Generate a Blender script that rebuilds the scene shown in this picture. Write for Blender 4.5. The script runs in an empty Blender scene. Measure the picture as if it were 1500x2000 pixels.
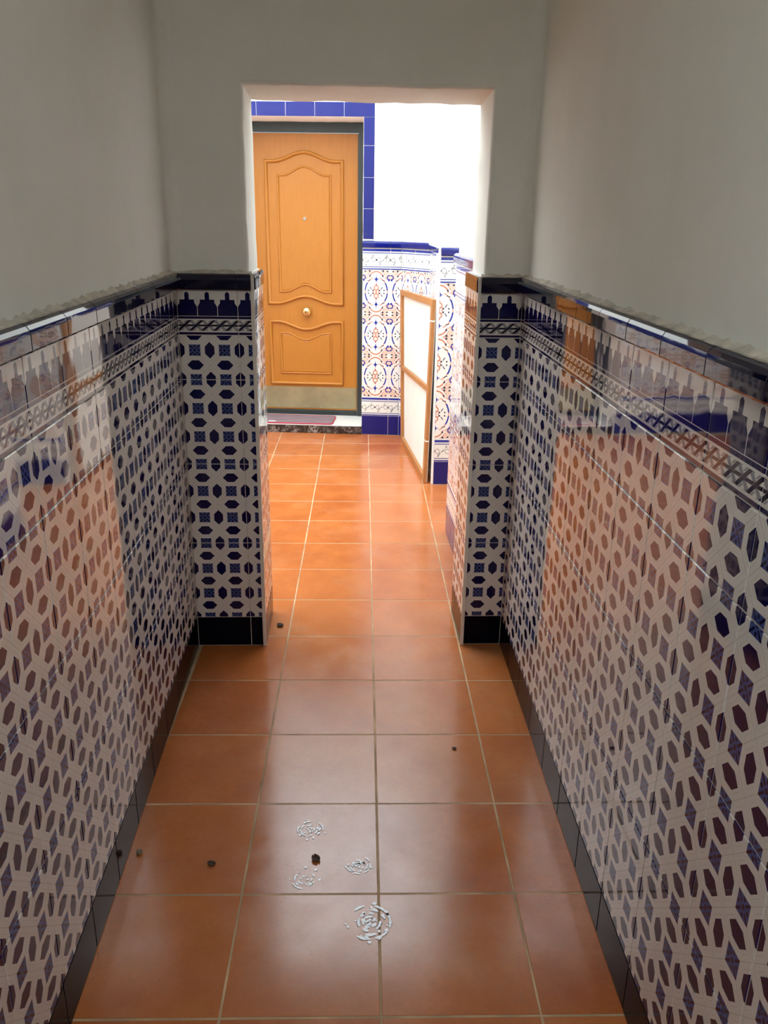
import bpy, bmesh, math, random
from mathutils import Vector, Matrix

random.seed(7)
scene = bpy.context.scene
COL = scene.collection
R = math.radians

# ------------------------------------------------------------------ camera
CAM_F = 1624.32                      # focal length in pixels of the 1500 x 2000 frame
CAM_POS = Vector((-0.0048, -2.8544, 1.5450))
YAW, PITCH, ROLL = 0.04536, 0.33781, 0.01615
fwd = Vector((math.sin(YAW) * math.cos(PITCH), math.cos(YAW) * math.cos(PITCH), -math.sin(PITCH)))
rgt = Vector((math.cos(YAW), -math.sin(YAW), 0))
upv = rgt.cross(fwd)
r2 = math.cos(ROLL) * rgt + math.sin(ROLL) * upv
u2 = -math.sin(ROLL) * rgt + math.cos(ROLL) * upv
cam_data = bpy.data.cameras.new('camera')
cam_data.sensor_fit = 'HORIZONTAL'
cam_data.sensor_width = 36.0
cam_data.lens = CAM_F / 1500.0 * 36.0
cam_data.clip_start = 0.02
cam = bpy.data.objects.new('camera', cam_data)
M = Matrix.Identity(4)
for i, v in enumerate((r2, u2, -fwd)):
    for k in range(3):
        M[k][i] = v[k]
M.translation = CAM_POS
cam.matrix_world = M
COL.objects.link(cam)
scene.camera = cam

# ------------------------------------------------------------------ sky, exposure
world = bpy.data.worlds.new('overcast_sky')
scene.world = world
world.use_nodes = True
wn = world.node_tree.nodes
wn['Background'].inputs[0].default_value = (0.86, 0.95, 1.0, 1)
wn['Background'].inputs[1].default_value = 5.8
scene.view_settings.view_transform = 'Standard'
scene.view_settings.look = 'None'
scene.view_settings.gamma = 1.0
scene.view_settings.use_curve_mapping = False
scene.view_settings.exposure = 0.2
scene.cycles.max_bounces = 10
scene.cycles.diffuse_bounces = 6
scene.cycles.glossy_bounces = 6
scene.cycles.use_denoising = True
scene.cycles.caustics_reflective = False
scene.cycles.sample_clamp_indirect = 6.0

# ------------------------------------------------------------------ shader maths helper
class S:
    """A shader value; operators add Math nodes."""
    def __init__(self, nt, sock):
        self.nt, self.s = nt, sock
    def _m(self, op, *others):
        n = self.nt.nodes.new('ShaderNodeMath')
        n.operation = op
        for i, v in enumerate((self,) + others):
            if isinstance(v, S):
                self.nt.links.new(v.s, n.inputs[i])
            else:
                n.inputs[i].default_value = float(v)
        return S(self.nt, n.outputs[0])
    def __add__(s, o): return s._m('ADD', o)
    __radd__ = __add__
    def __sub__(s, o): return s._m('SUBTRACT', o)
    def __rsub__(s, o): return s._m('MULTIPLY_ADD', -1.0, o)
    def __mul__(s, o): return s._m('MULTIPLY', o)
    __rmul__ = __mul__
    def __truediv__(s, o): return s._m('DIVIDE', o)
    def __and__(s, o): return s._m('MULTIPLY', o)
    def __or__(s, o): return s._m('MAXIMUM', o)
    def lt(s, o): return s._m('LESS_THAN', o)
    def gt(s, o): return s._m('GREATER_THAN', o)
    def abs(s): return s._m('ABSOLUTE')
    def frac(s): return s._m('FRACT')
    def sin(s): return s._m('SINE')
    def max(s, o): return s._m('MAXIMUM', o)
    def min(s, o): return s._m('MINIMUM', o)
    def sqrt(s): return s._m('SQRT')
    def clamp(s): return s._m('MAXIMUM', 0.0)._m('MINIMUM', 1.0)
    def band(s, a, b): return s.gt(a) & s.lt(b)
    def inv(s): return 1.0 - s
def hyp(a, b): return (a * a + b * b).sqrt()

def mat(name):
    m = bpy.data.materials.new(name)
    m.use_nodes = True
    return m, m.node_tree, m.node_tree.nodes['Principled BSDF']

def mix(nt, mask, a, b):
    n = nt.nodes.new('ShaderNodeMix')
    n.data_type = 'RGBA'
    for key, v in ((0, mask), (6, a), (7, b)):
        if isinstance(v, S): nt.links.new(v.s, n.inputs[key])
        elif hasattr(v, 'is_output'): nt.links.new(v, n.inputs[key])
        elif isinstance(v, tuple): n.inputs[key].default_value = v + (1.0,) if len(v) == 3 else v
        else: n.inputs[key].default_value = v
    return n.outputs[2]

def noise(nt, scale, detail=3.0, rough=0.5, coord='Position', vec=None):
    if vec is None:
        if coord == 'Position':
            vec = nt.nodes.new('ShaderNodeNewGeometry').outputs['Position']
        else:
            vec = nt.nodes.new('ShaderNodeTexCoord').outputs[coord]
    n = nt.nodes.new('ShaderNodeTexNoise')
    n.inputs['Scale'].default_value = scale
    n.inputs['Detail'].default_value = detail
    n.inputs['Roughness'].default_value = rough
    nt.links.new(vec, n.inputs['Vector'])
    return S(nt, n.outputs['Fac'])

def bump(nt, bsdf, h, strength, dist):
    b = nt.nodes.new('ShaderNodeBump')
    b.inputs['Strength'].default_value = strength
    b.inputs['Distance'].default_value = dist
    nt.links.new(h.s, b.inputs['Height'])
    nt.links.new(b.outputs[0], bsdf.inputs['Normal'])

def ramp(s, lo, hi):
    return ((s - lo) / (hi - lo)).clamp()

def plain(name, col, rough=0.5, metal=0.0, bump_scale=None, bump_s=0.2, bump_d=0.002, vary=0.0, vscale=6.0):
    m, nt, b = mat(name)
    b.inputs['Base Color'].default_value = col + (1,)
    b.inputs['Roughness'].default_value = rough
    b.inputs['Metallic'].default_value = metal
    if vary:
        n = ramp(noise(nt, vscale, 4), 0.3, 0.7)
        c2 = tuple(max(0, c * (1 - vary)) for c in col)
        nt.links.new(mix(nt, n, c2, col), b.inputs['Base Color'])
    if bump_scale:
        bump(nt, b, noise(nt, bump_scale, 4), bump_s, bump_d)
    return m

def glaze_common(nt, b, rough=0.035):
    b.inputs['Roughness'].default_value = rough
    b.inputs['IOR'].default_value = 1.45
    bump(nt, b, noise(nt, 9.0, 2), 0.10, 0.004)

def uv_decimetres(nt):
    t = nt.nodes.new('ShaderNodeTexCoord')
    sp = nt.nodes.new('ShaderNodeSeparateXYZ')
    nt.links.new(t.outputs['UV'], sp.inputs[0])
    return S(nt, sp.outputs[0]), S(nt, sp.outputs[1])

WHITE_GLAZE = (0.74, 0.72, 0.68)
NAVY = (0.004, 0.004, 0.055)

def glaze_plain(name, col, rough=0.035):
    m, nt, b = mat(name)
    b.inputs['Base Color'].default_value = col + (1,)
    glaze_common(nt, b, rough)
    return m

# --- geometric strapwork tile: hexagons and squares on a 10 cm lattice
def make_lattice():
    m, nt, b = mat('glazed_lattice_tile')
    U, V = uv_decimetres(nt)
    x = U.frac() - 0.5
    y = (V + 0.5).frac() - 0.5
    ax, ay = x.abs(), y.abs()
    bx, by = (0.5 - ax), (0.5 - ay)
    hex_v = bx.lt(0.16) & (bx + ay).lt(0.28)
    hex_h = by.lt(0.16) & (ax + by).lt(0.28)
    sq = ax.max(ay).lt(0.19)
    sx, sy = ax * (1 / 0.19), ay * (1 / 0.19)
    r = hyp(sx, sy)
    diag = (sx - sy).abs().lt(0.17) & r.gt(0.42)
    dots = (hyp(sx, sy - 0.72).min(hyp(sx - 0.72, sy))).lt(0.19)
    dark = r.lt(0.24) | diag | dots
    line = ((bx - by).abs().lt(0.010)) | ((ax - ay).abs().lt(0.008) & r.gt(1.0) & (ax + ay).lt(0.62))
    line2 = ((bx - by).abs() - 0.135).abs().lt(0.006) & (bx + by).lt(0.5)
    c = mix(nt, (line | line2) * 0.45, WHITE_GLAZE, (0.40, 0.33, 0.26))
    c = mix(nt, hex_v | hex_h, c, NAVY)
    c = mix(nt, sq, c, (0.062, 0.095, 0.26))
    c = mix(nt, sq & dark, c, NAVY)
    nt.links.new(c, b.inputs['Base Color'])
    glaze_common(nt, b)
    return m

# --- stepped merlon border with braided band (20 x 15 cm, v = 0..1.5)
def make_merlon():
    m, nt, b = mat('glazed_merlon_border')
    U, V = uv_decimetres(nt)
    t = 1.0 - V / 1.5
    ax = ((U * 1.5).frac() - 0.5).abs()
    w = ramp(t, 0.29, 0.376) * 0.125 + 0.36
    block = t.band(0.223, 0.575) & ax.lt(w)
    pin = t.band(0.09, 0.23) & ax.lt(0.11)
    tip = t.band(0.05, 0.091) & ax.lt((t - 0.05) * 2.7)
    stripe = t.band(0.586, 0.640) | t.band(0.935, 0.985)
    gy = (0.90 - t) / 0.23
    inband = t.band(0.67, 0.90)
    d = ((U * 2.5 - gy + 0.5).frac() - 0.5).abs()
    e = ((U * 2.5 + gy + 0.5).frac() - 0.5).abs()
    knot = (gy - 0.5).abs().lt(0.09) & d.gt(0.17)
    grey = inband & (e.lt(0.17) | ((gy - 0.5).abs().gt(0.28) & d.band(0.19, 0.34)))
    dark = inband & (d.lt(0.155) | knot)
    c = mix(nt, grey, WHITE_GLAZE, (0.30, 0.30, 0.32))
    c = mix(nt, dark, c, (0.012, 0.010, 0.03))
    c = mix(nt, block | pin | tip | stripe, c, NAVY)
    nt.links.new(c, b.inputs['Base Color'])
    glaze_common(nt, b)
    return m

# --- courtyard medallion tile (20 x 30 cm); uv u 0..2, v 0..3
def make_floral():
    m, nt, b = mat('glazed_floral_tile')
    U, V = uv_decimetres(nt)
    ax = (U.frac() * 0 + (U - 1.0)).abs()
    ay = (V - 1.5).abs()
    ring = (hyp(ax, ay * 0.80) - 0.80).abs()
    side_blue = ring.lt(0.045) & ay.lt(0.62) & ay.gt(0.10)
    side_rust = ring.lt(0.024) & ay.lt(0.95)
    arc = (hyp(ax, ay - 0.88) - 0.50).abs().lt(0.042) & ay.gt(0.98)
    arc2 = (hyp(ax, ay - 0.92) - 0.64).abs().lt(0.022) & ay.gt(1.15)
    fleur = (ax / 0.11 + (ay - 0.86).abs() / 0.18).lt(1.0) | (ax.lt(0.016) & ay.band(0.62, 1.15)) | ((ay - 0.86).abs().lt(0.02) & ax.lt(0.19))
    petal = (hyp(ax, ay - 0.27) - 0.15).abs().lt(0.036) | (hyp(ax - 0.10, ay - 0.08) - 0.10).abs().lt(0.026)
    bud = hyp(ax, ay - 0.50).lt(0.06)
    leafs = (hyp(ax - 0.24, ay - 0.10).lt(0.055)) | ((ax - ay * 0.7 - 0.22).abs().lt(0.032) & ay.band(0.16, 0.34)) | (hyp(ax - 0.56, ay - 0.10).lt(0.05))
    cr = hyp(1.0 - ax, 1.5 - ay)
    fill = cr.lt(0.66) & cr.gt(0.2) & arc2.inv() & hyp(ax, ay - 0.92).gt(0.64)
    hatch = ((ax + ay) * 60.0).sin().gt(-0.2)
    edge = (cr - 0.66).abs().lt(0.02) & ax.gt(0.55)
    curl = ((hyp(ax - 0.93, ay - 0.98) - 0.14).abs().lt(0.038) & ax.lt(0.98)) | (hyp(ax - 0.90, ay - 0.80).lt(0.07))
    tl = (hyp(ax - 0.48, ay - 1.42).lt(0.065)) | (hyp((ax - 0.80) * 0.6, ay - 1.40).lt(0.045)) | ((ay - 0.78 + (ax - 0.5) * 0.25).abs().lt(0.026) & ax.band(0.40, 0.62))
    tl = tl | (hyp(ax - 0.46, ay - 1.10).lt(0.06))
    white = (0.80, 0.79, 0.76)
    rust = (0.54, 0.20, 0.11)
    blue = (0.02, 0.035, 0.30)
    c = mix(nt, fill & hatch, white, (0.66, 0.34, 0.20))
    c = mix(nt, side_rust | arc | arc2 | edge | petal, c, rust)
    c = mix(nt, bud, c, (0.35, 0.12, 0.16))
    c = mix(nt, leafs | tl, c, (0.035, 0.04, 0.07))
    c = mix(nt, side_blue | fleur | curl, c, blue)
    nt.links.new(c, b.inputs['Base Color'])
    glaze_common(nt, b, 0.06)
    return m

# --- courtyard scroll band (20 x 14.5 cm); uv u 0..2, v 0..1 (as fraction)
def make_scroll():
    m, nt, b = mat('glazed_scroll_border')
    U, V = uv_decimetres(nt)
    t = 1.0 - V
    blue_s = t.band(0.05, 0.16) | t.band(0.935, 0.99)
    thin = t.band(0.21, 0.255) | t.band(0.845, 0.885)
    x = U.frac() - 0.5
    yy = (t - 0.55) / 0.27
    inside = t.band(0.30, 0.80)
    s1 = (x * 3.2 + yy * 0.8 + (yy * 3.0).sin() * 0.25)
    leaf = s1.abs().lt(0.20) & inside
    veins = (noise(nt, 140.0, 2, 0.5, 'Position') - 0.5).gt(-0.02)
    curl = (hyp(x.abs() - 0.30, yy * 0.32) - 0.12).abs().lt(0.016) & inside
    dot = hyp((U / 2.0).frac() - 0.5, yy * 0.14).lt(0.026)
    dot2 = ((U / 2.0).frac() - 0.5).abs().gt(0.475) & yy.abs().lt(0.22)
    c = mix(nt, (leaf & veins) | curl, (0.78, 0.80, 0.77), (0.22, 0.23, 0.25))
    c = mix(nt, dot | dot2, c, (0.02, 0.02, 0.04))
    c = mix(nt, blue_s, c, (0.02, 0.035, 0.30))
    c = mix(nt, thin, c, (0.09, 0.11, 0.30))
    nt.links.new(c, b.inputs['Base Color'])
    glaze_common(nt, b, 0.06)
    return m

def make_terracotta():
    m, nt, b = mat('terracotta_floor')
    oi = nt.nodes.new('ShaderNodeObjectInfo')
    rnd = S(nt, oi.outputs['Random'])
    big = ramp(noise(nt, 5.0, 5, 0.6), 0.32, 0.68)
    fine = ramp(noise(nt, 60.0, 4, 0.65), 0.3, 0.75)
    c = mix(nt, big, (0.37, 0.090, 0.021), (0.52, 0.155, 0.040))
    c = mix(nt, fine * 0.42, c, (0.27, 0.07, 0.016))
    c = mix(nt, rnd * 0.35, c, (0.56, 0.20, 0.06))
    pits = ramp(noise(nt, 190.0, 2, 0.6), 0.64, 0.69) & ramp(noise(nt, 7.0, 3, 0.6), 0.42, 0.60)
    c = mix(nt, pits * 0.75, c, (0.09, 0.045, 0.02))
    dust = ramp(noise(nt, 3.0, 4, 0.6), 0.5, 0.75)
    c = mix(nt, dust * 0.22, c, (0.50, 0.33, 0.20))
    nt.links.new(c, b.inputs['Base Color'])
    rr = noise(nt, 11.0, 4, 0.6) * 0.24 + 0.07
    nt.links.new(rr.s, b.inputs['Roughness'])
    b.inputs['IOR'].default_value = 1.55
    h = noise(nt, 120.0, 3) * 0.25 - pits * 0.6 + noise(nt, 6.0, 2) * 0.6
    bump(nt, b, h, 0.16, 0.0016)
    return m

def make_plaster(name, col, stain=0.10):
    m, nt, b = mat(name)
    n = ramp(noise(nt, 2.2, 5, 0.6), 0.3, 0.7)
    c2 = (col[0] * (1 - stain), col[1] * (1 - stain * 0.9), col[2] * (1 - stain * 1.3))
    c = mix(nt, n, c2, col)
    nt.links.new(c, b.inputs['Base Color'])
    b.inputs['Roughness'].default_value = 0.85
    b.inputs['Specular IOR Level'].default_value = 0.2
    bump(nt, b, noise(nt, 14.0, 6, 0.62) + noise(nt, 90.0, 3) * 0.15, 0.25, 0.006)
    return m

def make_wood(name, c1, c2, rough, scale, axis_stretch):
    m, nt, b = mat(name)
    t = nt.nodes.new('ShaderNodeTexCoord')
    mp = nt.nodes.new('ShaderNodeMapping')
    mp.inputs['Scale'].default_value = axis_stretch
    nt.links.new(t.outputs['Object'], mp.inputs[0])
    g = noise(nt, scale, 6, 0.65, vec=mp.outputs[0])
    g2 = ramp(noise(nt, 3.0, 3), 0.3, 0.7)
    c = mix(nt, ramp(g, 0.3, 0.7), c1, c2)
    c = mix(nt, g2 * 0.25, c, c1)
    nt.links.new(c, b.inputs['Base Color'])
    b.inputs['Roughness'].default_value = rough
    bump(nt, b, g, 0.08, 0.001)
    return m

def make_marble():
    m, nt, b = mat('black_marble')
    n = noise(nt, 26.0, 6, 0.7)
    v = ramp((n - 0.5).abs(), 0.0, 0.05).inv()
    p = ramp(noise(nt, 9.0, 3), 0.45, 0.65)
    c = mix(nt, v & p, (0.022, 0.014, 0.012), (0.40, 0.36, 0.33))
    nt.links.new(c, b.inputs['Base Color'])
    b.inputs['Roughness'].default_value = 0.15
    return m

def make_mat_fabric():
    m, nt, b = mat('striped_doormat_weave')
    t = nt.nodes.new('ShaderNodeTexCoord')
    sp = nt.nodes.new('ShaderNodeSeparateXYZ')
    nt.links.new(t.outputs['Object'], sp.inputs[0])
    y = S(nt, sp.outputs[1])
    f = (y * 19.0).frac()
    c = mix(nt, f.band(0.0, 0.34), (0.36, 0.29, 0.31), (0.05, 0.042, 0.046))
    c = mix(nt, f.band(0.42, 0.56), c, (0.30, 0.05, 0.09))
    c = mix(nt, f.band(0.72, 0.84), c, (0.16, 0.15, 0.16))
    nt.links.new(c, b.inputs['Base Color'])
    b.inputs['Roughness'].default_value = 0.95
    bump(nt, b, (y * 420.0).sin() + noise(nt, 500.0, 2), 0.4, 0.001)
    return m

M_LATTICE = make_lattice()
M_MERLON = make_merlon()
M_FLORAL = make_floral()
M_SCROLL = make_scroll()
M_CAP = glaze_plain('navy_black_cap_glaze', (0.004, 0.004, 0.022))
M_PLINTH = glaze_plain('navy_black_plinth_glaze', (0.002, 0.002, 0.008), 0.10)
M_PLINTH.node_tree.nodes['Principled BSDF'].inputs['IOR'].default_value = 1.16
M_BLUE = glaze_plain('cobalt_blue_glaze', (0.004, 0.009, 0.15), 0.05)
M_CLAY = plain('tile_body_clay', (0.80, 0.75, 0.66), 0.7)
M_GROUT = plain('white_grout', (0.76, 0.73, 0.67), 0.9, vary=0.35, vscale=20)
M_GROUT_F = plain('floor_grout', (0.62, 0.42, 0.24), 0.9, vary=0.55, vscale=7)
M_TERRA = make_terracotta()
M_PLASTER = make_plaster('corridor_plaster', (0.80, 0.79, 0.745))
M_STAIN = plain('stained_mortar', (0.62, 0.57, 0.47), 0.9, vary=0.4, vscale=25)
M_WHITE = make_plaster('white_painted_plaster', (0.88, 0.88, 0.86), 0.03)
M_DOOR = make_wood('orange_varnished_wood', (0.40, 0.145, 0.013), (0.455, 0.175, 0.018), 0.42, 6.0, (14, 14, 1.2))
M_FRAME = plain('dark_door_frame', (0.018, 0.026, 0.026), 0.35)
M_BRASS = plain('polished_brass', (0.80, 0.56, 0.24), 0.18, 1.0)
M_KICK = plain('aged_metal_kick_plate', (0.36, 0.30, 0.17), 0.45, 0.35, vary=0.25, vscale=9)
M_STEEL = plain('steel', (0.45, 0.45, 0.45), 0.3, 1.0)
M_MARBLE_W = plain('white_marble', (0.80, 0.80, 0.76), 0.2, vary=0.06)
M_MARBLE_B = make_marble()
M_MAT = make_mat_fabric()
M_RED = plain('red_binding', (0.42, 0.03, 0.07), 0.9)
M_LABEL = plain('white_label', (0.85, 0.85, 0.85), 0.7)
M_CANVAS = plain('bare_white_canvas', (0.80, 0.80, 0.75), 0.9, bump_scale=300, bump_s=0.2, vary=0.05)
M_BAR = make_wood('raw_pine_stretcher', (0.34, 0.14, 0.04), (0.48, 0.22, 0.07), 0.7, 8.0, (6, 6, 1.5))
M_DARKWOOD = make_wood('dark_stained_wood', (0.05, 0.022, 0.010), (0.09, 0.042, 0.02), 0.5, 6.0, (14, 14, 1.2))
M_LEAF = plain('dry_brown_leaf', (0.075, 0.026, 0.011), 0.7, vary=0.5, vscale=80)
M_STONE = plain('grey_pebble', (0.20, 0.17, 0.12), 0.8)
M_ASPHALT = plain('street_paving', (0.30, 0.29, 0.27), 0.9, vary=0.2)
def make_water():
    m, nt, b = mat('water_film')
    nt.nodes.remove(b)
    tr = nt.nodes.new('ShaderNodeBsdfTransparent')
    tr.inputs[0].default_value = (0.97, 0.97, 0.98, 1)
    gl = nt.nodes.new('ShaderNodeBsdfGlossy')
    gl.inputs['Roughness'].default_value = 0.03
    fr = nt.nodes.new('ShaderNodeFresnel')
    fr.inputs[0].default_value = 1.9
    mx = nt.nodes.new('ShaderNodeMixShader')
    nt.links.new(fr.outputs[0], mx.inputs[0])
    nt.links.new(tr.outputs[0], mx.inputs[1])
    nt.links.new(gl.outputs[0], mx.inputs[2])
    nt.links.new(mx.outputs[0], nt.nodes['Material Output'].inputs[0])
    return m
M_WATER = make_water()

# ------------------------------------------------------------------ mesh helpers
def link(o, parent=None):
    COL.objects.link(o)
    if parent is not None:
        o.parent = parent
    return o

def mesh_obj(name, verts, faces, mats, parent=None, fmat=None, smooth=False, uvs=None):
    me = bpy.data.meshes.new(name)
    me.from_pydata(verts, [], faces)
    for m in (mats if isinstance(mats, (list, tuple)) else [mats]):
        me.materials.append(m)
    if fmat:
        for i, p in enumerate(me.polygons): p.material_index = fmat[i]
    if smooth:
        me.polygons.foreach_set('use_smooth', [True] * len(me.polygons))
    me.update()
    return link(bpy.data.objects.new(name, me), parent)

def from_bm(name, bm, mats, parent=None, smooth=False):
    bmesh.ops.recalc_face_normals(bm, faces=bm.faces)
    me = bpy.data.meshes.new(name)
    bm.to_mesh(me); bm.free()
    for m in (mats if isinstance(mats, (list, tuple)) else [mats]):
        me.materials.append(m)
    if smooth:
        me.polygons.foreach_set('use_smooth', [True] * len(me.polygons))
    return link(bpy.data.objects.new(name, me), parent)

def box_bm(x0, x1, y0, y1, z0, z1, bevel=0.0, seg=2):
    bm = bmesh.new()
    vs = [bm.verts.new((x, y, z)) for x in (x0, x1) for y in (y0, y1) for z in (z0, z1)]
    for f in ((0, 1, 3, 2), (4, 6, 7, 5), (0, 4, 5, 1), (2, 3, 7, 6), (0, 2, 6, 4), (1, 5, 7, 3)):
        bm.faces.new([vs[i] for i in f])
    if bevel:
        bmesh.ops.bevel(bm, geom=bm.edges[:], offset=bevel, segments=seg, affect='EDGES', profile=0.5)
    return bm

def box(name, x0, x1, y0, y1, z0, z1, m, parent=None, bevel=0.0, seg=2):
    return from_bm(name, box_bm(x0, x1, y0, y1, z0, z1, bevel, seg), m, parent)

def prism_bm(poly, axis, a, b):
    """poly: 2D points; axis 'z' extrudes (x,y) along z, 'y' extrudes (x,z) along y, 'x' extrudes (y,z) along x."""
    bm = bmesh.new()
    def P(p, t):
        return {'z': (p[0], p[1], t), 'y': (p[0], t, p[1]), 'x': (t, p[0], p[1])}[axis]
    A = [bm.verts.new(P(p, a)) for p in poly]
    B = [bm.verts.new(P(p, b)) for p in poly]
    bm.faces.new(A); bm.faces.new(B[::-1])
    n = len(poly)
    for i in range(n):
        bm.faces.new((A[i], B[i], B[(i + 1) % n], A[(i + 1) % n]))
    return bm

def empty(name, loc=(0, 0, 0), rz=0.0, parent=None):
    o = bpy.data.objects.new(name, None)
    o.location = loc
    o.rotation_euler = (0, 0, rz)
    return link(o, parent)

def tag(o, label, cat=None, kind=None, group=None):
    o['label'] = label
    if cat: o['category'] = cat
    if kind: o['kind'] = kind
    if group: o['group'] = group
    return o

def lathe(name, prof, m, parent, loc, n=24, axis='y'):
    """prof: (r, h) pairs; h runs along -y (towards the viewer of a wall) or z."""
    vs, fs = [], []
    for r, h in prof:
        for k in range(n):
            a = 2 * math.pi * k / n
            vs.append((r * math.cos(a), -h, r * math.sin(a)) if axis == 'y' else (r * math.cos(a), r * math.sin(a), h))
    for i in range(len(prof) - 1):
        for k in range(n):
            a, b_ = i * n + k, i * n + (k + 1) % n
            fs.append((a, b_, b_ + n, a + n))
    fs.append(tuple(range(n))); fs.append(tuple((len(prof) - 1) * n + k for k in reversed(range(n))))
    o = mesh_obj(name, vs, fs, m, parent, smooth=True)
    o.location = loc
    return o

# ------------------------------------------------------------------ tiles
TILE_T = 0.009
_tiles = {}
def tile_mesh(kind, w, h, u0, v0, us, vs_, glaze, t=TILE_T, bev=0.0016):
    key = (kind, round(w, 4), round(h, 4), round(u0, 4), round(v0, 4))
    if key in _tiles: return _tiles[key]
    x, z = w / 2, h / 2
    V = []
    for (hx, hz, y) in ((x - bev, z - bev, -t), (x, z, -t + bev), (x, z, 0.0)):
        V += [(-hx, y, -hz), (hx, y, -hz), (hx, y, hz), (-hx, y, hz)]
    F = [(0, 1, 2, 3)]
    for i in range(4):
        j = (i + 1) % 4
        F.append((4 + i, 4 + j, j, i))
    for i in range(4):
        j = (i + 1) % 4
        F.append((8 + i, 8 + j, 4 + j, 4 + i))
    me = bpy.data.meshes.new(kind)
    me.from_pydata(V, [], F)
    me.materials.append(glaze); me.materials.append(M_CLAY)
    for i, p in enumerate(me.polygons): p.material_index = 1 if i > 4 else 0
    uv = me.uv_layers.new(name='UVMap')
    for lp in me.loops:
        c = V[lp.vertex_index]
        uv.data[lp.index].uv = (u0 + (c[0] + x) * us, v0 + (c[2] + z) * vs_)
    me.update()
    _tiles[key] = me
    return me

JOINT = 0.0022
def put_tile(parent, kind, u0, u1, z0, z1, glaze, tu=0.0, tv=0.0, us=10.0, vs_=10.0, y=0.0, wob=0.0022, t=TILE_T, sub=None):
    """One tile on a wall: spans u0..u1, z0..z1 in the wall's frame, face at local y."""
    w, h = u1 - u0 - JOINT, z1 - z0 - JOINT
    me = tile_mesh(kind, w, h, tu + JOINT / 2 * us, tv + JOINT / 2 * vs_, us, vs_, glaze, t)
    o = bpy.data.objects.new(kind, me)
    o.location = ((u0 + u1) / 2, y + t, (z0 + z1) / 2)
    o.rotation_euler = (random.uniform(-wob, wob), 0, random.uniform(-wob, wob))
    return link(o, parent)

_caps = {}
def put_cap(parent, u0, u1, z0, z1, glaze, y=0.0, out=0.020, kind='cap_tile'):
    w, h = u1 - u0 - 0.0016, z1 - z0
    key = (round(w, 4), round(h, 4), glaze.name, out)
    me = _caps.get(key)
    if me is None:
        b = min(0.005, out * 0.4)
        prof = [(0.009, 0), (-out + b, 0), (-out, b), (-out, h * 0.62), (-out * 0.93, h * 0.78), (-out * 0.70, h * 0.92), (-out * 0.3, h), (0.009, h)]
        n = len(prof)
        e = min(0.0012, out * 0.3)
        V = []
        for x in (-w / 2, w / 2): V += [(x, p[0] + (e if p[0] < 0 else 0), p[1]) for p in prof]
        for x in (-w / 2 + e, w / 2 - e): V += [(x, p[0], p[1]) for p in prof]
        F = [(2 * n + i, 2 * n + (i + 1) % n, 3 * n + (i + 1) % n, 3 * n + i) for i in range(n)]
        F += [(i, (i + 1) % n, 2 * n + (i + 1) % n, 2 * n + i) for i in range(n)]
        F += [(n + i, 3 * n + i, 3 * n + (i + 1) % n, n + (i + 1) % n) for i in range(n)]
        F += [tuple(range(n)), tuple(reversed(range(n, 2 * n)))]
        me = bpy.data.meshes.new(kind)
        me.from_pydata(V, [], F)
        me.materials.append(glaze)
        me.update()
        bmx = bmesh.new(); bmx.from_mesh(me); bmesh.ops.recalc_face_normals(bmx, faces=bmx.faces); bmx.to_mesh(me); bmx.free()
        _caps[key] = me
    o = bpy.data.objects.new(kind, me)
    o.location = ((u0 + u1) / 2, y, z0)
    o.rotation_euler = (random.uniform(-.004, .004), 0, random.uniform(-.002, .002))
    return link(o, parent)

def grout(parent, u0, u1, z0, z1, y=0.0):
    return box('grout', u0, u1, y + 0.0016, y + 0.0098, z0, z1, M_GROUT, parent)

def corridor_dado(parent, cols, y=0.0, cap_out=0.020, cap_cols=None, tex0=None):
    """cols: (u0, u1, texture start in decimetres)."""
    for u0, u1, tu in cols:
        put_tile(parent, 'plinth_tile', u0, u1, 0.0, 0.12, M_PLINTH, y=y)
        for k in range(3):
            put_tile(parent, 'wall_tile', u0, u1, 0.12 + 0.3 * k, 0.42 + 0.3 * k, M_LATTICE, tu, 0.0, y=y)
        put_tile(parent, 'half_wall_tile', u0, u1, 1.02, 1.17, M_LATTICE, tu, 0.0, y=y)
        put_tile(parent, 'border_tile', u0, u1, 1.17, 1.32, M_MERLON, tu, 0.0, y=y)
        put_cap(parent, u0, u1, 1.32, 1.37, M_CAP, y=y, out=cap_out)
    grout(parent, min(c[0] for c in cols), max(c[1] for c in cols), 0.0, 1.34, y)

def court_dado(parent, cols, y=0.0, cap_out=0.016):
    """cols: (u0, u1, texture start dm, texture scale)"""
    for u0, u1, tu, us in cols:
        put_tile(parent, 'plinth_tile', u0, u1, 0.0, 0.147, M_BLUE, y=y)
        put_tile(parent, 'border_tile', u0, u1, 0.147, 0.291, M_SCROLL, tu, 0.0, us, 1 / 0.144, y=y)
        for k in range(3):
            put_tile(parent, 'wall_tile', u0, u1, 0.291 + 0.3055 * k, 0.291 + 0.3055 * (k + 1), M_FLORAL, tu, 0.0, us, 3 / 0.3055, y=y)
        put_tile(parent, 'border_tile', u0, u1, 1.2075, 1.358, M_SCROLL, tu, 0.0, us, 1 / 0.15, y=y)
        put_cap(parent, u0, u1, 1.358, 1.402, M_BLUE, y=y, out=cap_out)
    grout(parent, min(c[0] for c in cols), max(c[1] for c in cols), 0.0, 1.38, y)

# ------------------------------------------------------------------ setting: corridor
XL, XR = -0.5739, 0.5801
CEIL = 2.65
BACK_END = -3.7
ROOF_END = -2.72  # made-up roof gap starts here, letting sky light into the corridor

def wall_frame(name, loc, rz, bm, m, label):
    o = from_bm(name, bm, m)
    o.location = loc
    o.rotation_euler = (0, 0, rz)
    tag(o, label, None, 'structure')
    return o

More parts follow.
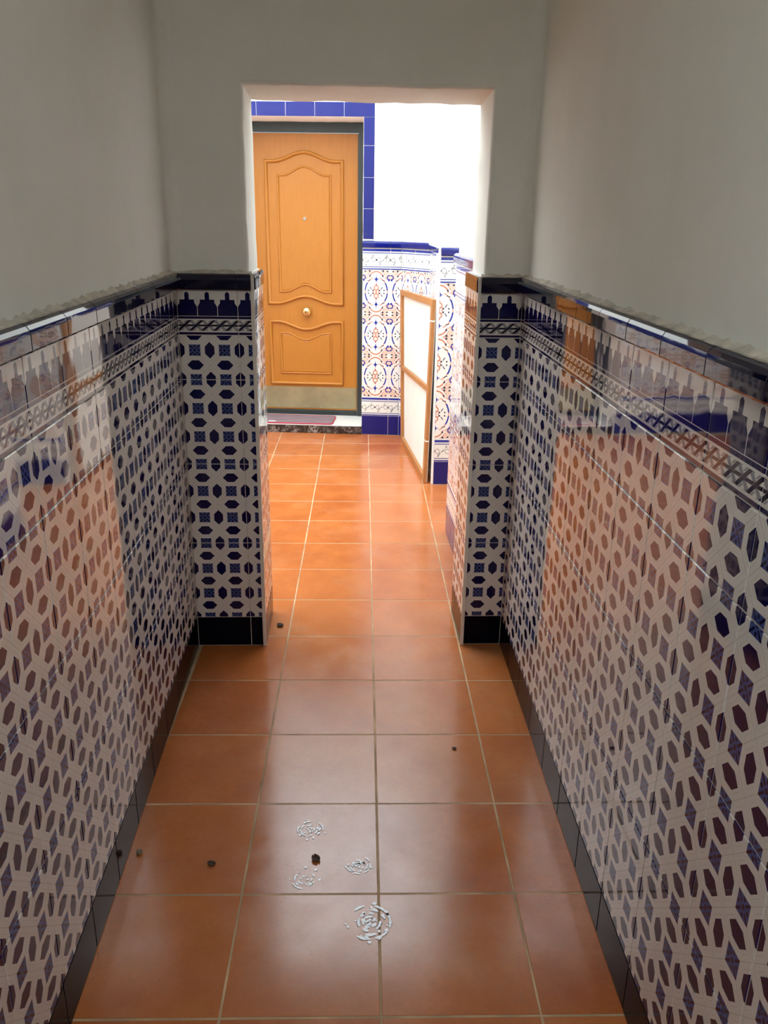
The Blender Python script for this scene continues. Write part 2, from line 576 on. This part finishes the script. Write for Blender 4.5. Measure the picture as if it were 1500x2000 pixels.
def side_wall_bm(toward_corner, length):
    """local: corner at x = 0, the wall runs to x = -length (toward_corner +1) or +length (-1); face at y = 0.010."""
    r, p = 0.045, 0.010
    s = 1 if toward_corner > 0 else -1
    poly = [(-length, 0.18), (-length, p)]
    for k in range(9):
        a = math.pi / 2 * k / 8
        poly.append((p - r + r * math.sin(a), p - r + r * math.cos(a)))
    poly += [(0.05, p - r), (0.05, 0.18)]
    poly = [(s * x, y) for x, y in poly]
    bm = prism_bm(poly, 'z', 1.36, CEIL)
    low = [(-length, 0.18), (-length, p), (0.05, p), (0.05, 0.18)]
    low = [(s * x, y) for x, y in low]
    b2 = prism_bm(low, 'z', 0.0, 1.36)
    me = bpy.data.meshes.new('tmp'); b2.to_mesh(me); b2.free()
    bm.from_mesh(me); bpy.data.meshes.remove(me)
    for f in bm.faces: f.smooth = False
    return bm

wall_left = wall_frame('wall_left', (XL, 0, 0), R(90) + 0.0071, side_wall_bm(1, 3.7), M_PLASTER,
                       'pale grey plaster corridor wall with blue lattice tile dado, beside the leafmost cut floor tiles')
wall_right = wall_frame('wall_right', (XR, 0, 0), -R(90) - 0.0088, side_wall_bm(-1, 3.7), M_PLASTER,
                        'pale grey plaster corridor wall whose glazed lattice tiles mirror the orange courtyard floor')
wall_left['label'] = 'pale grey plaster corridor wall with blue lattice tiles, left of the doorway'
wall_right['label'] = 'pale grey plaster corridor wall with blue lattice tiles, right of the doorway'
corridor_dado(wall_left, [(-0.2 * (i + 1), -0.2 * i, 0.0) for i in range(17)])
corridor_dado(wall_right, [(0.0, 0.186, 0.14)] + [(0.186 + 0.2 * i, 0.386 + 0.2 * i, 0.0) for i in range(16)])

# wall with the doorway: an n-shaped slab with a hand-finished, softly rounded opening
def n_wall_bm(x0, x1, ztop, ox0, ox1, oz, y0, y1, jitter, bevel, back_drop=0.0):
    """slab x0..x1 with an opening ox0..ox1 up to oz, its edges rounded by hand (bevel radius, wobbling by jitter)."""
    rnd = random.Random(3)
    pts = []                                        # (x, z, outward x, outward z) round the opening, from the right foot
    n, m = 30, 16
    for k in range(n): pts.append((ox1, oz * k / n, 1, 0))
    pts.append((ox1, oz, 1, 1))
    for k in range(1, m): pts.append((ox1 + (ox0 - ox1) * k / m, oz, 0, 1))
    pts.append((ox0, oz, -1, 1))
    for k in range(n - 1, -1, -1): pts.append((ox0, oz * k / n, -1, 0))
    jit = [(rnd.uniform(-jitter, jitter), rnd.uniform(-jitter, jitter)) for _ in pts]
    r = max(bevel, 0.0005)
    rings = [(r, 0.0), (r * 0.45, r * 0.12), (r * 0.12, r * 0.45), (0.0, r)]
    prof = [(o, y0 + d, 0.0) for o, d in rings] + [(o, y1 - d, back_drop) for o, d in reversed(rings)]
    bm = bmesh.new()
    rows = []
    for q, (o, y, dz) in enumerate(prof):
        row = []
        for (x, z, nx, nz), (ja, jb) in zip(pts, jit):
            j = ja if q < 4 else jb
            top = 1.0 if nz else 0.0
            row.append(bm.verts.new((x + nx * (o + j), y, z + nz * (o + j) - dz * top)))
        rows.append(row)
    for a, b in zip(rows[:-1], rows[1:]):
        for i in range(len(a) - 1):
            bm.faces.new((a[i], a[i + 1], b[i + 1], b[i]))
    edge = []
    for x, z, nx, nz in pts:
        edge.append((x1 if nx > 0 else x0 if nx < 0 else x, ztop if nz else z))
    A = [bm.verts.new((x, y0, z)) for x, z in edge]
    B = [bm.verts.new((x, y1, z)) for x, z in edge]
    for i in range(len(edge) - 1):
        bm.faces.new((A[i], A[i + 1], rows[0][i + 1], rows[0][i]))
        bm.faces.new((B[i + 1], B[i], rows[-1][i], rows[-1][i + 1]))
        bm.faces.new((A[i + 1], A[i], B[i], B[i + 1]))
    return bm

OX0, OX1, OZ = -0.333, 0.446, 1.932
wall_back = wall_frame('wall_back', (0, 0, 0), 0, n_wall_bm(-0.72, 0.73, CEIL, OX0, OX1, OZ, 0.010, 0.285, 0.0020, 0.014, 0.012), M_PLASTER,
                       'grey plaster end wall of the corridor pierced by a square-headed open doorway')
JL, JR = -0.3165, 0.4265          # faces of the tiled jambs
corridor_dado(wall_back, [(XL, XL + 0.2, 0.0), (XL + 0.2, JL - TILE_T, 0.0)])
corridor_dado(wall_back, [(JR + TILE_T, XR, 0.0)])
jl = empty('jamb_lining', (JL, 0, 0), R(90), wall_back)
corridor_dado(jl, [(-0.004, 0.196, 0.0), (0.196, 0.292, 0.0)], cap_out=0.004)
box('edge_trim', -0.008, -0.0042, 0.0, 0.0125, 0.0, 1.372, M_CLAY, jl, 0.001)
box('mortar_bed', 0.012, 0.290, 0.0095, 0.030, 0.0, 1.372, M_GROUT, jl, 0.002)
jr = empty('jamb_lining', (JR, 0, 0), -R(90), wall_back)
corridor_dado(jr, [(-0.196, 0.004, 0.0), (-0.292, -0.196, 1.04)], cap_out=0.004)
box('edge_trim', 0.0042, 0.008, 0.0, 0.0125, 0.0, 1.372, M_CLAY, jr, 0.001)
box('mortar_bed', -0.290, -0.012, 0.0095, 0.030, 0.0, 1.372, M_GROUT, jr, 0.002)

ceiling = box('ceiling', -0.75, 0.75, ROOF_END, 0.285, CEIL, CEIL + 0.15, M_PLASTER)
tag(ceiling, 'plain plaster corridor ceiling, cut short behind the camera for an added sky light gap', None, 'structure')

wall_front = wall_frame('wall_front', (0, BACK_END, 0), 0, n_wall_bm(-0.74, 0.75, CEIL + 0.15, -0.46, 0.46, 2.12, -0.15, 0.0, 0.0, 0.0), M_PLASTER,
                        'unseen end wall added behind the camera to cut back light, with an added dark door')  # unseen, added to close the open end and dim light from behind
door_added = box('door_added', -0.458, 0.458, BACK_END - 0.07, BACK_END - 0.02, 0.002, 2.118, M_DARKWOOD, None, 0.004)  # made-up door, dark so that little light is reflected from behind
tag(door_added, 'unseen dark brown wooden door added behind the camera to cut back light and reflections', None, 'structure')
for (u0, u1) in ((-0.36, -0.05), (0.05, 0.36)):
    for (z0, z1) in ((0.2, 0.95), (1.1, 1.95)):
        box('added_door_panel', u0, u1, BACK_END - 0.03, BACK_END - 0.012, z0, z1, M_DARKWOOD, door_added, 0.006)

def mortar_line(parent, u0, u1, z, y=0.0, seed=1):
    """uneven bead of plaster closing the top of the cap tiles."""
    rnd = random.Random(seed)
    n = max(4, int((u1 - u0) / 0.018))
    V, F = [], []
    for i in range(n + 1):
        u = u0 + (u1 - u0) * i / n
        a, b, c = rnd.uniform(0.001, 0.005), rnd.uniform(0.0, 0.006), rnd.uniform(0.004, 0.014)
        V += [(u, y + 0.011, z - 0.004), (u, y - 0.004 - a, z - 0.001), (u, y - 0.001 - a * 0.5, z + b), (u, y + 0.0105, z + c)]
    for i in range(n):
        for k in range(3):
            F.append((i * 4 + k, i * 4 + 4 + k, i * 4 + 5 + k, i * 4 + 1 + k))
    return mesh_obj('mortar_line', V, F, M_STAIN, parent, smooth=True)
mortar_line(wall_left, -3.4, 0.0, 1.371, 0, 1)
mortar_line(wall_right, 0.0, 3.38, 1.371, 0, 2)
mortar_line(wall_back, XL, OX0 + 0.01, 1.371, 0, 3)
mortar_line(wall_back, OX1 - 0.01, XR, 1.371, 0, 4)

# ------------------------------------------------------------------ floor
FS, FX, FY, FROT = 0.33099, 0.0638, -1.5878, 0.01682
floor = box('floor', -3.0, 1.6, BACK_END, 3.9, -0.08, -0.0009, M_GROUT_F)
tag(floor, 'terracotta tiled floor running from the corridor into the courtyard', None, 'structure')
def floor_tile(i, n, a=0.0, b=1.0):
    """tile between grid lines i and i+1 (cut to a..b of its width), rows n and n+1."""
    g = 0.0036
    w, d = FS * (b - a) - g, FS - g
    key = ('floor_tile', round(w, 4))
    me = _tiles.get(key)
    if me is None:
        bv = 0.0016
        V = []
        for hx, hy, z in ((w / 2 - bv, d / 2 - bv, 0.0), (w / 2, d / 2, -bv), (w / 2, d / 2, -0.009)):
            V += [(-hx, -hy, z), (hx, -hy, z), (hx, hy, z), (-hx, hy, z)]
        F = [(0, 1, 2, 3)]
        for q in (0, 4):
            for k in range(4):
                F.append((q + 4 + k, q + 4 + (k + 1) % 4, q + (k + 1) % 4, q + k))
        me = bpy.data.meshes.new('floor_tile')
        me.from_pydata(V, [], F)
        me.materials.append(M_TERRA)
        me.update()
        _tiles[key] = me
    o = bpy.data.objects.new('floor_tile', me)
    ii, nn = i + (a + b) / 2, n + 0.5
    o.location = (FX + ii * FS + FROT * nn * FS, FY + nn * FS - ii * FS * FROT, random.uniform(-0.0004, 0.0))
    o.rotation_euler = (random.uniform(-.0012, .0012), random.uniform(-.0012, .0012), -FROT + random.uniform(-.002, .002))
    return link(o, floor)
for n in range(-6, 15):
    yc = FY + (n + 0.5) * FS
    if yc < 0.0:
        floor_tile(-2, n, 0.03, 1.0); floor_tile(-1, n); floor_tile(0, n); floor_tile(1, n, 0.0, 0.62)
    else:
        for i in range(-8, 4):
            floor_tile(i, n)
ground = box('ground', -6, 6, -10, BACK_END, -0.12, -0.03, M_ASPHALT)  # unseen, added to block the sky's light from underneath
tag(ground, 'unseen grey paving behind the camera, added against sky light from below', None, 'structure')

# ------------------------------------------------------------------ setting: courtyard
TOP = 3.3
FAR_O = (0.094, 3.328, 0.0)
FAR_R = -math.atan(0.067 / 0.69)
wall_far = wall_frame('wall_courtyard_far', FAR_O, FAR_R, n_wall_bm(-3.0, 0.55, TOP, -0.925, -0.001, 2.197, 0.010, 0.55, 0.0015, 0.006), M_WHITE,
                      'bright white courtyard wall around the orange wooden door, tiled dado below')
court_dado(wall_far, [(0.0, 0.2, 0.0, 10.0), (0.2, 0.279, 0.0, 10.0)])
court_dado(wall_far, [(-0.925 - 0.2 * (i + 1), -0.925 - 0.2 * i, 0.0, 10.0) for i in range(8)])
# blue glazed surround of the door
for k in range(4):
    put_tile(wall_far, 'surround_tile', 0.002, 0.078, 1.414 + 0.2025 * k, (1.414 + 0.2025 * (k + 1) if k < 3 else 2.199), M_BLUE, y=0.002)
for k in range(6):
    put_tile(wall_far, 'surround_tile', -0.131 - 0.2 * k, (0.078 if k == 0 else 0.069 - 0.2 * k), 2.199, 2.290, M_BLUE, y=0.002)
box('grout', 0.002, 0.078, 0.004, 0.0105, 1.405, 2.198, M_GROUT, wall_far)
box('grout', -1.13, 0.002, 0.004, 0.0105, 2.200, 2.289, M_GROUT, wall_far)

def court_wall(name, a, b, label, cols, thick=0.25, top=TOP, ext=0.0):
    """wall whose tiled face runs from a to b with the room on its -y side (a = u 0)."""
    d = Vector((b[0] - a[0], b[1] - a[1], 0))
    L = d.length
    rz = math.atan2(d.y, d.x)
    o = wall_frame(name, (a[0], a[1], 0), rz, box_bm(0.0, L + ext, 0.010, 0.010 + thick, 0.0, top), M_WHITE, label)
    if cols: court_dado(o, cols(L))
    return o
C0 = (0.3717, 3.301)
C1 = (0.545, 3.055)
C2 = (0.531, 2.062)
PIL_Y = 2.058
court_wall('wall_courtyard_corner', C0, C1, 'narrow slanted courtyard wall strip with floral tiles behind the leaning canvas',
           lambda L: [(0.0, L / 2, 0.0, 20.0 / (L * 5)), (L / 2, L, 0.0, 20.0 / (L * 5))])
def equal_cols(L):
    n = max(1, round(L / 0.2))
    return [(L * i / n, L * (i + 1) / n, 0.0, 2.0 / (L / n)) for i in range(n)]
court_wall('wall_courtyard_right', C1, C2, 'white courtyard wall the canvas leans along, floral tiles below', equal_cols)
pil = court_wall('wall_pilaster', (0.519, PIL_Y), (1.5, PIL_Y), 'white wall end face with one strip of floral tiles beside the canvas',
           lambda L: [(0.0, 0.2, 1.0, 10.0), (0.2, 0.4, 1.0, 10.0)])
box('edge_trim', -0.012, 0.0, 0.0, 0.03, 0.0, 1.40, M_WHITE, pil, 0.002)
court_wall('wall_courtyard_side', (0.505, 1.231), (0.513, 0.286), 'courtyard wall return just past the doorway with grazing floral tiles',
           equal_cols, thick=0.25)
w = court_wall('wall_side_passage', (1.5, 2.3), (1.5, 0.2), 'white wall closing the side passage', None)
w = court_wall('wall_courtyard_left', (-2.42, 0.2), (-2.42, 3.9), 'white wall on the hidden end of the courtyard', None)
box_near = box('wall_courtyard_near', -2.6, -0.72, 0.06, 0.285, 0.0, TOP, M_WHITE)
tag(box_near, 'white back of the corridor wall facing the courtyard', None, 'structure')
b2 = box('wall_courtyard_near_end', 0.73, 1.6, 0.06, 0.285, 0.0, TOP, M_WHITE)
tag(b2, 'white wall piece beside the doorway facing the side passage', None, 'structure')
b3 = box('wall_courtyard_parapet', -0.72, 0.73, 0.06, 0.285, CEIL + 0.15, TOP, M_WHITE)
tag(b3, 'white upper wall above the doorway on the courtyard side', None, 'structure')

# ------------------------------------------------------------------ door step
step = empty('trim_1', FAR_O, FAR_R)
tag(step, 'white marble door step with black marble riser under the orange door', None, 'structure')
box('tread', -0.924, -0.002, -0.004, 0.42, 0.0585, 0.066, M_MARBLE_W, step, 0.002)
box('riser_panel', -0.924, -0.272, -0.008, 0.05, 0.0, 0.058, M_MARBLE_B, step, 0.0015)
box('riser_panel', -0.270, -0.002, -0.008, 0.05, 0.0, 0.058, M_MARBLE_B, step, 0.0015)

# ------------------------------------------------------------------ door
door = empty('door_1', FAR_O, FAR_R)
tag(door, 'orange varnished wooden front door with two curved panels and brass knob', None, 'structure')
DY = 0.34
DU0, DU1 = -0.862, -0.064
frame_poly = [(-0.925, 0.066), (-0.925, 2.197), (0.0, 2.197), (0.0, 0.066), (DU1 + 0.004, 0.066), (DU1 + 0.004, 2.128), (DU0 - 0.004, 2.128), (DU0 - 0.004, 0.066)]
from_bm('door_frame', prism_bm(frame_poly, 'y', DY - 0.02, DY + 0.10), M_FRAME, door)
box('threshold', DU0, DU1, DY - 0.012, DY + 0.06, 0.066, 0.104, M_FRAME, door, 0.003)
leaf = box('door_leaf', DU0, DU1, DY, DY + 0.045, 0.106, 2.125, M_DOOR, door, 0.003)

def sweep(name, loop, width, height, y, m, parent):
    """closed moulding of half-round section along a 2D loop in the (u, z) plane."""
    n = len(loop)
    prof = []
    for k in range(7):
        a = math.pi * k / 6
        prof.append((-math.cos(a) * width / 2, math.sin(a) * height))
    V, F = [], []
    for i in range(n):
        p0, p1, p2 = Vector(loop[i - 1]), Vector(loop[i]), Vector(loop[(i + 1) % n])
        d1, d2 = (p1 - p0).normalized(), (p2 - p1).normalized()
        n1, n2 = Vector((-d1.y, d1.x)), Vector((-d2.y, d2.x))
        nn = (n1 + n2)
        nn = nn / max(0.35, nn.dot(n1)) if nn.length > 1e-6 else n1
        for off, hh in prof:
            q = p1 + nn * off
            V.append((q.x, y - hh, q.y))
    k = len(prof)
    for i in range(n):
        j = (i + 1) % n
        for a in range(k - 1):
            F.append((i * k + a, i * k + a + 1, j * k + a + 1, j * k + a))
    o = mesh_obj(name, V, F, m, parent, smooth=True)
    return o

def panel_loop(u0, u1, zb, zt, top_bump, bot_bump, n=22):
    uc, hw = (u0 + u1) / 2, (u1 - u0) / 2
    def bumpf(u):
        t = min(1.0, abs(u - uc) / hw / 0.80)
        return 0.5 * (1 + math.cos(math.pi * t))
    pts = [(u0 + (u1 - u0) * k / n, zb + bot_bump * bumpf(u0 + (u1 - u0) * k / n)) for k in range(n + 1)]
    pts += [(u1 - (u1 - u0) * k / n, zt + top_bump * bumpf(u1 - (u1 - u0) * k / n)) for k in range(n + 1)]
    return pts

def raised_field(name, loop, y, rise, inset, parent):
    """shallow raised panel inside a moulding."""
    c = Vector((sum(p[0] for p in loop) / len(loop), sum(p[1] for p in loop) / len(loop)))
    n = len(loop)
    V = [(p[0], y, p[1]) for p in loop]
    for p in loop:
        V.append((p[0] + (inset if p[0] < c.x else -inset) * (0 if abs(p[0] - c.x) < 1e-6 else min(1, abs(p[0] - c.x) / 0.06)), y - rise,
                  p[1] + (inset if p[1] < c.y else -inset)))
    F = [(i, (i + 1) % n, n + (i + 1) % n, n + i) for i in range(n)] + [tuple(range(n, 2 * n))]
    bm = bmesh.new()
    vv = [bm.verts.new(v) for v in V]
    for f in F: bm.faces.new([vv[i] for i in f])
    bmesh.ops.triangulate(bm, faces=[f for f in bm.faces if len(f.verts) > 4])
    return from_bm(name, bm, M_DOOR, parent)

up_o = panel_loop(-0.741, -0.180, 0.930, 1.937, 0.062, 0.055)
up_i = panel_loop(-0.655, -0.266, 1.017, 1.842, 0.060, 0.053)
lo_o = panel_loop(-0.737, -0.181, 0.316, 0.793, -0.056, 0.0)
lo_i = panel_loop(-0.658, -0.268, 0.396, 0.705, -0.050, 0.0)
for lp in (up_o, lo_o): sweep('panel_moulding', lp, 0.026, 0.019, DY, M_DOOR, leaf)
for lp in (up_i, lo_i):
    raised_field('raised_panel', lp, DY + 0.0005, 0.007, 0.014, leaf)
    sweep('panel_bead', lp, 0.014, 0.010, DY, M_DOOR, leaf)
kick = box('kick_plate', DU0 + 0.004, DU1 - 0.006, DY - 0.003, DY, 0.118, 0.288, M_KICK, door, 0.001)
for k in range(7):
    lathe('screw', [(0.0045, 0), (0.004, 0.0016), (0.0015, 0.0022)], M_STEEL, kick, (DU0 + 0.06 + k * 0.113, DY - 0.003, 0.126), 10)
knob = lathe('knob', [(0.014, 0.0), (0.014, 0.016), (0.022, 0.020), (0.032, 0.028), (0.034, 0.036), (0.030, 0.044), (0.018, 0.050), (0.004, 0.052)],
             M_BRASS, door, (-0.452, DY, 0.872), 28)
knob['label'] = 'round polished brass knob'
lathe('peephole', [(0.012, 0), (0.012, 0.003), (0.009, 0.005), (0.006, 0.004), (0.002, 0.003)], M_STEEL, door, (-0.460, DY - 0.0060, 1.544), 18)

# ------------------------------------------------------------------ doormat on the step
dm = empty('doormat', Matrix.Translation(FAR_O) @ Matrix.Rotation(FAR_R, 4, 'Z') @ Vector((-0.515, 0.135, 0.066)), FAR_R)
tag(dm, 'grey and pink striped doormat with red edge on the door step', 'doormat')
def rounded_rect(hw, hd, r, n=6):
    pts = []
    for cx, cy, a0 in ((hw - r, hd - r, 0), (-hw + r, hd - r, 90), (-hw + r, -hd + r, 180), (hw - r, -hd + r, 270)):
        for k in range(n + 1):
            a = R(a0 + 90 * k / n)
            pts.append((cx + r * math.cos(a), cy + r * math.sin(a)))
    return pts
from_bm('weave', prism_bm(rounded_rect(0.29, 0.135, 0.03), 'z', 0.0005, 0.008), M_MAT, dm)
rr = rounded_rect(0.29, 0.135, 0.03)
V, F = [], []
for i, p in enumerate(rr):
    q0, q1 = Vector(rr[i - 1]), Vector(rr[(i + 1) % len(rr)])
    t = (q1 - q0).normalized(); nrm = Vector((t.y, -t.x))
    for k in range(6):
        a = 2 * math.pi * k / 6
        V.append((p[0] + nrm.x * math.cos(a) * 0.005, p[1] + nrm.y * math.cos(a) * 0.005, 0.0055 + math.sin(a) * 0.005))
for i in range(len(rr)):
    j = (i + 1) % len(rr)
    for k in range(6):
        F.append((i * 6 + k, i * 6 + (k + 1) % 6, j * 6 + (k + 1) % 6, j * 6 + k))
mesh_obj('edge_binding', V, F, M_RED, dm, smooth=True)
box('care_label', -0.205, -0.150, -0.10, -0.085, 0.008, 0.0095, M_LABEL, dm)

# ------------------------------------------------------------------ stretched canvas leaning along the courtyard wall
cv = empty('canvas_panel', (0.442, 2.61, 0.0))
tag(cv, 'large blank canvas with wooden stretcher bars turned face to the wall in the courtyard', 'canvas')
B_FAR, B_NEAR, T_FAR, T_NEAR = (0.402, 3.15), (0.482, 2.085), (0.376, 3.15), (0.502, 2.085)
H_FAR, H_NEAR = 1.085, 1.112
def warp(s, t, d):
    """s 0 far..1 near, t 0 bottom..1 top, d metres off the panel towards the courtyard."""
    x = (B_FAR[0] * (1 - s) + B_NEAR[0] * s) * (1 - t) + (T_FAR[0] * (1 - s) + T_NEAR[0] * s) * t
    y = B_FAR[1] * (1 - s) + B_NEAR[1] * s
    z = t * (H_FAR * (1 - s) + H_NEAR * s) + 0.001
    return Vector((x - d, y - d * 0.08, z)) - Vector((0.442, 2.61, 0.0))
def bar(name, s0, s1, t0, t1, d0, d1, m, shear=0.0):
    vs = [warp(s, t + shear * s, d) for s in (s0, s1) for t in (t0, t1) for d in (d0, d1)]
    bm = bmesh.new()
    vv = [bm.verts.new(v) for v in vs]
    for f in ((0, 1, 3, 2), (4, 6, 7, 5), (0, 4, 5, 1), (2, 3, 7, 6), (0, 2, 6, 4), (1, 5, 7, 3)):
        bm.faces.new([vv[i] for i in f])
    bmesh.ops.bevel(bm, geom=bm.edges[:], offset=0.0015, segments=1, affect='EDGES')
    return from_bm(name, bm, m, cv)
bar('canvas_sheet', 0.002, 0.998, 0.002, 0.998, -0.004, 0.0, M_CANVAS)
bar('stretcher_bar', 0.0, 0.036, 0.0, 1.0, 0.0, 0.020, M_BAR)
bar('stretcher_bar', 0.952, 1.0, 0.0, 1.0, 0.0, 0.020, M_BAR)
bar('stretcher_bar', 0.037, 0.951, 0.966, 1.0, 0.0, 0.019, M_BAR)
bar('stretcher_bar', 0.037, 0.951, 0.0, 0.034, 0.0, 0.019, M_BAR)
bar('cross_bar', 0.037, 0.951, 0.485, 0.515, 0.001, 0.018, M_BAR, 0.022)
for t in (0.885, 0.235):
    bar('corner_splice', 0.950, 1.002, t, t + 0.008, 0.001, 0.0206, M_CANVAS)

# ------------------------------------------------------------------ litter on the floor
def leaf_bit(name, loc, size, rz, label, curl=0.35, seed=1):
    rnd = random.Random(seed)
    n, V, F = 9, [], []
    for i in range(n):
        s = i / (n - 1)
        w = size * 0.42 * math.sin(math.pi * (0.08 + 0.88 * s)) ** 0.8
        for k in (-1, -0.5, 0, 0.5, 1):
            V.append((w * k * (1 + rnd.uniform(-.12, .12)), size * (s - 0.5), size * curl * (k * k * 0.7 + (s - 0.5) ** 2 * 0.8) + 0.001))
    for i in range(n - 1):
        for k in range(4):
            F.append((i * 5 + k, i * 5 + k + 1, i * 5 + 6 + k, i * 5 + 5 + k))
    o = mesh_obj(name, V, F, M_LEAF, None, smooth=True)
    sm = o.modifiers.new('thickness', 'SOLIDIFY'); sm.thickness = 0.0012
    o.location = loc; o.rotation_euler = (0, 0, rz)
    return tag(o, label, 'leaf')
leaf_bit('dry_leaf', (-0.087, -1.139, 0.001), 0.026, 0.5, 'curled dark brown leaf scrap lying between the wet shoe prints', 0.25, 1)
leaf_bit('dry_leaf', (-0.350, -1.149, 0.001), 0.020, 1.2, 'small curled brown leaf scrap near the left corridor wall', 0.2, 2)
leaf_bit('dry_leaf', (-0.278, 0.157, 0.001), 0.028, 0.9, 'thin dark leaf scrap on the doorway floor beside the left jamb', 0.3, 3)
leaf_bit('dry_leaf', (0.324, -0.676, 0.001), 0.012, 1.5, 'tiny dark leaf scrap alone on the right half of the corridor floor', 0.3, 4)
bm = bmesh.new()
bmesh.ops.create_icosphere(bm, subdivisions=2, radius=0.008)
rnd = random.Random(5)
for v in bm.verts: v.co *= rnd.uniform(0.8, 1.15); v.co.z *= 0.7
pb = from_bm('pebble', bm, M_STONE)
pb.location = (-0.540, -1.107, 0.005)
tag(pb, 'little grey pebble against the left dark plinth', 'pebble')

# ------------------------------------------------------------------ wet shoe prints (thin films of water left by a patterned sole)
def blob(V, F, cx, cy, outline, h):
    b0 = len(V)
    n = len(outline)
    for x, y in outline: V.append((cx + x, cy + y, 0.0))
    for x, y in outline: V.append((cx + x * 0.86, cy + y * 0.86, h))
    V.append((cx, cy, h))
    for i in range(n):
        j = (i + 1) % n
        F.append((b0 + i, b0 + j, b0 + n + j, b0 + n + i))
        F.append((b0 + n + i, b0 + n + j, b0 + 2 * n))
def arc_strip(V, F, cx, cy, r, a0, a1, w, h, rnd):
    n = 10
    b0 = len(V)
    for i in range(n + 1):
        a = a0 + (a1 - a0) * i / n
        ww = w * (1 + rnd.uniform(-.35, .35)) * math.sin(math.pi * (0.1 + 0.8 * i / n)) ** 0.5
        for k, hh in ((-1, 0), (-0.75, h), (0.75, h), (1, 0)):
            rr_ = r + ww * k / 2
            V.append((cx + rr_ * math.cos(a), cy + rr_ * math.sin(a), hh))
    for i in range(n):
        for k in range(3):
            F.append((b0 + i * 4 + k, b0 + i * 4 + k + 1, b0 + i * 4 + 5 + k, b0 + i * 4 + 4 + k))
def wet_print(loc, size, seed, density, label):
    rnd = random.Random(seed)
    V, F = [], []
    for r in (0.30, 0.52, 0.76, 1.0):
        a = rnd.uniform(0, 1)
        while a < 2 * math.pi:
            d = rnd.uniform(0.4, 1.1)
            if rnd.random() < density:
                arc_strip(V, F, 0, 0, r * size, a, a + d, size * 0.19, 0.0005, rnd)
            a += d + rnd.uniform(0.15, 0.5)
    for k in range(int(46 * density)):
        a, rr_ = rnd.uniform(0, 6.28), size * rnd.uniform(0.05, 1.25)
        s = size * rnd.uniform(0.03, 0.15)
        m_ = rnd.randint(6, 9)
        ol = [(s * rnd.uniform(.6, 1.3) * math.cos(6.283 * i / m_), s * rnd.uniform(.6, 1.3) * math.sin(6.283 * i / m_)) for i in range(m_)]
        blob(V, F, rr_ * math.cos(a), rr_ * math.sin(a), ol, 0.0006)
    o = mesh_obj('wet_shoe_print', V, F, M_WATER, None)
    o.location = (loc[0], loc[1], 0.0002)
    tag(o, label, 'wet print')
    return o
wet_print((0.045, -1.343), 0.049, 11, 0.72, 'bright glinting wet shoe print across the central floor joint')
wet_print((0.022, -1.160), 0.030, 12, 0.70, 'small wet shoe print just beside the central floor joint')
wet_print((-0.105, -1.030), 0.034, 13, 0.55, 'faint wet shoe print beyond the curled leaf scrap')
wet_print((-0.112, -1.205), 0.032, 14, 0.45, 'faint ring-shaped wet shoe print in front of the curled leaf')
